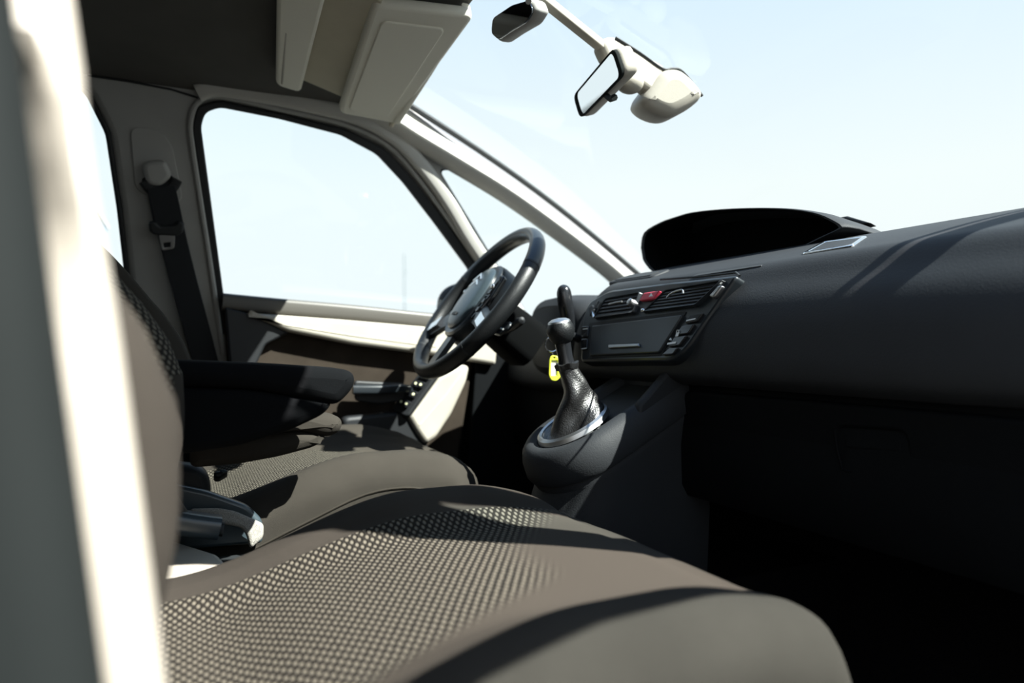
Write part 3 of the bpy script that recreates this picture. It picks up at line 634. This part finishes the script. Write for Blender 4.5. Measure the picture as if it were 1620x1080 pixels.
K = oY(887, 524, 0); kax = (K-(GC+V((0, 0, .10)))).normalized(); kb = oY(897, 580, 0)
ax = (K-kb).normalized()
kn = link('gear_knob', lathe(K, ax, [(.0001, -.0235), (.009, -.0228), (.0165, -.0175), (.0215, -.0095), (.0236, .0), (.0228, .008), (.0190, .0155), (.0001, .019)], 36), 'leather', gl)
link('knob_cap', lathe(K, ax, [(.0196, .0145), (.0185, .0175), (.012, .0212), (.0001, .0228)], 30), 'silver', kn)
link('lever_shaft', tube([K-ax*.02, K-ax*.045, kb+ax*.002], [.0135, .0125, .0150], 20), 'piano', gl)
link('knob_mark', plate([K+ax*.0232+V((dx, dy, 0)) for dx, dy in ((-.004, -.004), (-.003, -.004), (-.003, .004), (-.004, .004))], ax, .0006), 'rubber', kn)
# boot with folds
br = []
NB = 56
for i in range(22):
    t = i/21; c = kb.lerp(gp_(.0, 0, -.004), t)+V((.010*math.sin(t*3.0), -.004*math.sin(t*4), 0))
    r0 = .0165+.010*t+.022*t**2.2; axd = ax.lerp(gnv, t).normalized(); u = V((0, 1, 0)); u = (u-axd*u.dot(axd)).normalized(); v = axd.cross(u)
    ring = []
    for j in range(NB):
        a = 2*math.pi*j/NB
        fold = .0048*math.sin(3*a+2.6*t+1)*t+.0040*math.sin(4*a-7*t+.5)*t*(1.3-t)+.0040*math.sin(2*a+8*t)*sm(.15, .5, t)
        bulge = .010*math.exp(-((t-.80)/.06)**2)*max(0, math.cos(a+1.2))-.004*math.exp(-((t-.68)/.05)**2)*max(0, math.cos(a+1.4))
        r = r0+fold+bulge
        ring.append(c+(u*math.cos(a)+v*math.sin(a))*r*(1.0+.12*abs(math.sin(a))*t))
    br.append(ring)
link('leather_boot', loft(br), 'boot', gl, ang=60)
col = []
for i, (r, h) in enumerate(((.0155, -.004), (.0185, -.003), (.020, .002), (.0205, .0065), (.0165, .006))):
    u = V((0, 1, 0)); v = ax.cross(u).normalized()
    col.append([kb+ax*(h+.0015*math.sin(5*a))+(u*math.cos(a)+v*math.sin(a))*r*(1+.08*math.sin(7*a)+.07*math.cos(2*a)) for a in [2*math.pi*j/40 for j in range(40)]])
link('boot_collar', loft(col), 'boot', gl)
# key tag hanging behind the lever
kt = thing('key_tag', oY(876, 585, .06), 'yellow plastic key tag with white paper hanging beside gear lever', 'key tag')
link('tag_frame', plate([oY(*p, .06) for p in ((869, 568), (872, 562), (880, 562), (885, 568), (886, 596), (880, 603), (872, 602), (868, 594))], (-.35, -.94, 0), .005, .0015, [[oY(*p, .06) for p in ((872, 570), (881, 570), (881, 594), (872, 594))], [oY(*p, .06) for p in ((875, 564.4), (878, 564.4), (878, 567), (875, 567))]], fil=.004), 'yellow', kt)
link('paper_insert', plate([oY(*p, .0615) for p in ((871, 569), (882, 569), (882, 595), (871, 595))], (-.35, -.94, 0), .002), 'paper', kt)
rc_ = oY(873, 545, .06)
link('key_ring', tube([rc_+V((.005*math.cos(a)*.6, 0, 0))+V((.010*math.cos(a), 0, .013*math.sin(a))) for a in [2*math.pi*i/24 for i in range(24)]],   .0016, 6, up=(0, 1, 0), loop=True), 'chrome', kt)
link('ring_link', tube([rc_+V((0.001, 0, -.013)), oY(876, 565, .06)], .0012, 6), 'chrome', kt)

# ------------------------------------------------------------------ seats
def grid_split(verts, nu, nv, front, uvs, dots, par, names, mats):
    """quads of an open grid, faces with front(i,j) go to a second mesh"""
    for sel in (0, 1):
        fs = [(i*nv+j, i*nv+j+1, (i+1)*nv+j+1, (i+1)*nv+j) for i in range(nu-1) for j in range(nv-1) if bool(front(i, j)) == bool(sel)]
        if not fs: continue
        used = sorted({k for f in fs for k in f}); mp = {k: n for n, k in enumerate(used)}
        me = bpy.data.meshes.new('g'); me.from_pydata([tuple(verts[k]) for k in used], [], [tuple(mp[k] for k in f) for f in fs])
        ul = me.uv_layers.new(name='UVMap')
        for lp in me.loops: ul.data[lp.index].uv = uvs[used[lp.vertex_index]]
        at = me.attributes.new('dots', 'FLOAT', 'POINT')
        for n, k in enumerate(used): at.data[n].value = dots[k]
        link(names[sel], me, mats[sel], par, ang=80)
def roll(t, a, b, r, down, both=True):
    """arc parameter t in 0..1 across a..b with rounded ends: returns (pos, drop)"""
    L = (b-a-2*r); q = r*math.pi/2; seq = [down, q, L, q, down]; T = sum(seq); s = t*T
    if s < seq[0]: return a, r+(seq[0]-s)
    s -= seq[0]
    if s < q: k = s/r; return a+r-r*math.cos(k), r-r*math.sin(k)
    s -= q
    if s < L: return a+r+s, 0
    s -= L
    if s < q: k = s/r; return b-r+r*math.sin(k), r-r*math.cos(k)
    s -= q; return b, r+s
def make_seat(name, yc, sgn, label, dx=0, dz=0):
    """sgn = +1 when the middle of the car lies towards +y of the seat"""
    t = thing(name, (.2+dx, yc, .03), label, 'car seat')
    hw = .265
    def top(x, y):
        v = (y-yc)/hw; av = abs(v)
        base = .333+.050*sm(-.04, .26, x)-.006*sm(.34, .5, x)
        bol = (.25+.75*sm(-.02, .27, x))*(1-.75*sm(.33, .5, x))
        z = base+.034*bol*sm(.45, .82, av)-.012*sm(.86, 1, av)
        z -= .0045*math.exp(-((av-.66)/.022)**2)*(1-sm(.42, .47, x))
        z -= .004*math.exp(-((x-.455)/.010)**2)*(1-sm(.7, .9, av))
        z -= .010*math.exp(-((x-.03)/.05)**2)*(1-sm(.4, .7, av))
        return z+dz
    nu, nv = 72, 78; verts = []; uvs = []; dots = []; info = []
    for i in range(nu):
        for j in range(nv):
            y, dy = roll(j/(nv-1), yc-hw, yc+hw, .038, .13)
            v = (y-yc)/hw
            xf = .507-(.085*abs(v)**3.5 if v*sgn > 0 else .045*abs(v)**6)
            x, dxx = roll(i/(nu-1), -.10, xf, .055, .10)
            z = top(x, y)-(dxx**3+dy**3)**(1/3)
            z = max(z, .17)
            verts.append(V((x+dx, y, z))); uvs.append((x+max(0, dxx-.02), y*.6)); info.append((x, v, dxx, dy))
            w_ = v*sgn                                              # +1 inboard
            lim = .31+.11*sm(.05, .7, w_)-.28*sm(-.15, -.8, w_)
            dots.append(1-sm(lim-.035, lim+.03, x))
    def front(i, j):
        x, v, a, b = info[i*nv+j]; x2, v2, a2, b2 = info[(i+1)*nv+j+1]
        return abs(v) < .66 and abs(v2) < .67 and a < .01 and a2 < .02 and x < .46
    grid_split(verts, nu, nv, front, uvs, dots, t, ('seat_cushion', 'cushion_insert'), ('fabric_edge', 'dots'))
    link('seat_pan', loft([[V((x+dx, yc+s, z)) for s, z in ((-.20, .19+dz), (-.21, .12), (-.18, .03), (.18, .03), (.21, .12), (.20, .19+dz))] for x in (-.05, .3, .40)]), 'black_plastic', t)
    # piping along the side of the cushion
    for s in (1, -1):
        link('cushion_piping', tube(catmull([V((x+dx, yc+s*hw*1.002, top(x, yc+s*hw*.9)-.075+.02*sm(.1, .3, x)-.03*sm(.36, .43, x))) for x in (-.05, .05, .15, .25, .33, .39, .41)], 4), .0022, 6), 'fabric', t)
    # backrest
    XB = [(.24, -.055), (.34, -.045), (.44, -.035), (.52, -.028), (.57, -.030), (.61, -.045), (.646, -.068), (.675, -.092), (.75, -.145), (.85, -.21), (.93, -.255), (.98, -.29)]
    nb, nvv = 40, 60; verts = []; uvs = []; dots = []; inf = []
    for i in range(nb):
        for j in range(nvv):
            u = i/(nb-1); z0 = .22+.76*u
            hwz = .265-.02*sm(.7, .95, z0)-.03*sm(.93, .98, z0)
            y, drop = roll(j/(nvv-1), yc-hwz, yc+hwz, .05, .06)
            v = (y-yc)/hwz
            xc = interp(z0, XB); bo = .052*sm(.42, .80, abs(v))*sm(.26, .5, z0)*(1-.7*sm(.68, .9, z0))-.018*sm(.88, 1, abs(v))
            x = xc-.028+bo-drop-.0045*math.exp(-((abs(v)-.60)/.03)**2)
            x -= .05*sm(.955, .98, z0)
            verts.append(V((x+dx, y, z0+dz))); uvs.append((z0*.8, y*.8)); dots.append(1.0); inf.append((v, z0, drop))
    def fr(i, j):
        v, z0, d = inf[i*nvv+j]; return abs(v) < .60+.26*sm(.52, .60, z0) and d < .03 and .45 < z0 < .93
    grid_split(verts, nb, nvv, fr, uvs, dots, t, ('backrest', 'backrest_insert'), ('fabric_edge', 'dots'))
    link('backrest_shell', loft([[V((interp(z, XB)+dx+a, yc+b*(1-.12*sm(.85, .98, z)), z+dz)) for a, b in ((-.11, -.255), (-.15, -.23), (-.16, 0), (-.15, .23), (-.11, .255), (-.06, .20), (-.06, -.20))] for z in (.22, .45, .57, .65, .75, .85, .965)]), 'fabric_black', t)
    hr = [[V((x+dx+a*k, yc+b*k2, z+dz)) for a, b in rrect(.045, .13, .035)] for x, z, k, k2 in ((-.345, 1.0, .7, .8), (-.35, 1.01, .95, .96), (-.365, 1.06, 1, 1), (-.38, 1.10, .95, .97), (-.385, 1.115, .6, .8))]
    link('headrest', loft(hr), 'fabric_edge', t)
    for s in (-.06, .06): link('headrest_post', tube([V((-.31+dx, yc+s, .94+dz)), V((-.355+dx, yc+s, 1.03+dz))], .006, 8), 'chrome', t)
    return t
ps = make_seat('passenger_seat', -.375, 1, 'near passenger seat in brown dotted fabric with wide sunlit cushion')
ds = make_seat('driver_seat', .375, -1, 'far driver seat in brown fabric behind the two armrests', dx=.01, dz=.005)
# fold-down armrests, one on each seat
def wedge(lst, y, m, nm, par, th=.075, bev=.016, fil=.02):
    return link(nm, plate([oY(*p, y) for p in lst], NI, th, bev, fil=fil), m, par)
wedge([(200, 566), (275, 569), (420, 575), (545, 583), (562, 590), (565, 606), (556, 622), (535, 642), (400, 616), (270, 612), (200, 612)], -.115, 'fabric_black', 'arm_pad', ps, .08, .014, [.01, .01, .02, .02, .012, .012, .012, .01, .02, .01, .01])
wedge([(200, 610), (275, 612), (400, 617), (530, 636), (515, 656), (460, 682), (380, 706), (262, 724), (200, 724)], -.112, 'fabric_black', 'arm_base', ps, .07, .012, .012)
wedge([(330, 672), (430, 664), (515, 655), (538, 659), (546, 670), (540, 686), (518, 694), (480, 684), (400, 690)], .02, 'fabric_edge', 'arm_pad', ds, .07, .018, .012)
wedge([(300, 690), (400, 688), (480, 682), (522, 692), (500, 708), (440, 724), (380, 735), (300, 742)], .024, 'fabric_edge', 'arm_base', ds, .06, .012, .012)
for par, y in ((ps, -.16),):
    pass
link('recline_cover', plate([oY(*p, .115) for p in ((255, 730), (320, 738), (334, 760), (334, 800), (318, 830), (255, 830))], NI, .04, .012, fil=.02), 'black_plastic', ds)
# buckle on the driver's seat
bk = thing('belt_buckle', oY(360, 748, .15), 'small grey seat belt buckle beside driver seat cushion', 'buckle')
link('buckle_body', plate([oY(*p, .15) for p in ((338, 745), (356, 741), (362, 746), (346, 758), (338, 756))], (0, -.8, .6), .02, .004, fil=.004), 'black_plastic', bk)
link('release_button', plate([oY(*p, .146) for p in ((348, 743), (356, 742), (360, 746), (352, 749))], (0, -.8, .6), .004, .001), 'pad', bk)

# ------------------------------------------------------------------ low console between the seats with the parking brake
tc_ = thing('tunnel_console', (-.05, .02, .15), 'grey speckled low console between the front seats', 'console')
link('console_tub', plate([V((-.4, -.075, .30)), V((.11, -.075, .30)), V((.12, .085, .30)), V((-.4, .085, .30))], (0, 0, 1), .12, .02, fil=.02), 'rubber', tc_)
link('far_wall', plate([oY(*p, .085) for p in ((200, 745), (262, 763), (330, 778), (392, 800), (416, 824), (416, 860), (300, 870), (200, 870))], NI, .02, .006, fil=.008), 'pad', tc_)
link('speckled_trim', plate([oY(*p, .055) for p in ((300, 804), (345, 803), (372, 808), (417, 828), (416, 850), (395, 868), (390, 846), (382, 834), (352, 828), (300, 826))], (0, -1, .25), .02, .005, fil=.006), 'speckle', tc_)
link('near_wall', plate([V((p.x, max(p.y, -.125), p.z)) for p in (oZ(200, 842, .335), oZ(262, 850, .335), oZ(345, 876, .335), oZ(360, 892, .335), oZ(270, 935, .335), oZ(200, 940, .335))], (0, 0, 1), .03, .006, fil=.006), 'cream', tc_)
hb = thing('parking_brake', oY(300, 850, .01), 'dark parking brake lever lying between the seats', 'brake lever')
link('brake_grip', tube(catmull([oY(210, 818, .01), oY(262, 822, .01), oY(300, 828, .01), oY(330, 832, .01), oY(347, 834, .01)], 5), 1, sect=rrect(.020, .015, .010)), 'pad', hb)
link('brake_button', tube([oY(340, 836, .01), oY(353, 837, .01)], .010, 12), 'rubber', hb)
link('brake_sleeve', tube([oY(190, 812, .01), oY(270, 806, .012), oY(284, 822, .012)], [.03, .024, .014], 12), 'rubber', hb)

# ------------------------------------------------------------------ outside
lp = thing('light_pole', oY(640, 560, 60), 'thin distant light pole seen through driver window', 'pole')
link('pole_shaft', tube([oY(641, 575, 60), oY(640, 480, 60), oY(639.5, 402, 60)], [.05, .045, .035], 8), 'pole', lp)
link('lamp_arm', tube([oY(639.5, 430, 60), oY(643, 430, 60)], .04, 6), 'pole', lp)
bd = thing('distant_building', oY(120, 560, 70), 'pale blue distant building through the rear side window', 'building')
b0 = oY(60, 328, 70); b1_ = oY(149, 328, 70)
link('building_wall', box((b0.x, 70, -.45), (b1_.x, 80, b0.z), 0), 'building', bd)
link('roof_edge', box((b0.x-.3, 69.8, b0.z), (b1_.x+.2, 80, b0.z+.3), 0), 'concrete', bd)
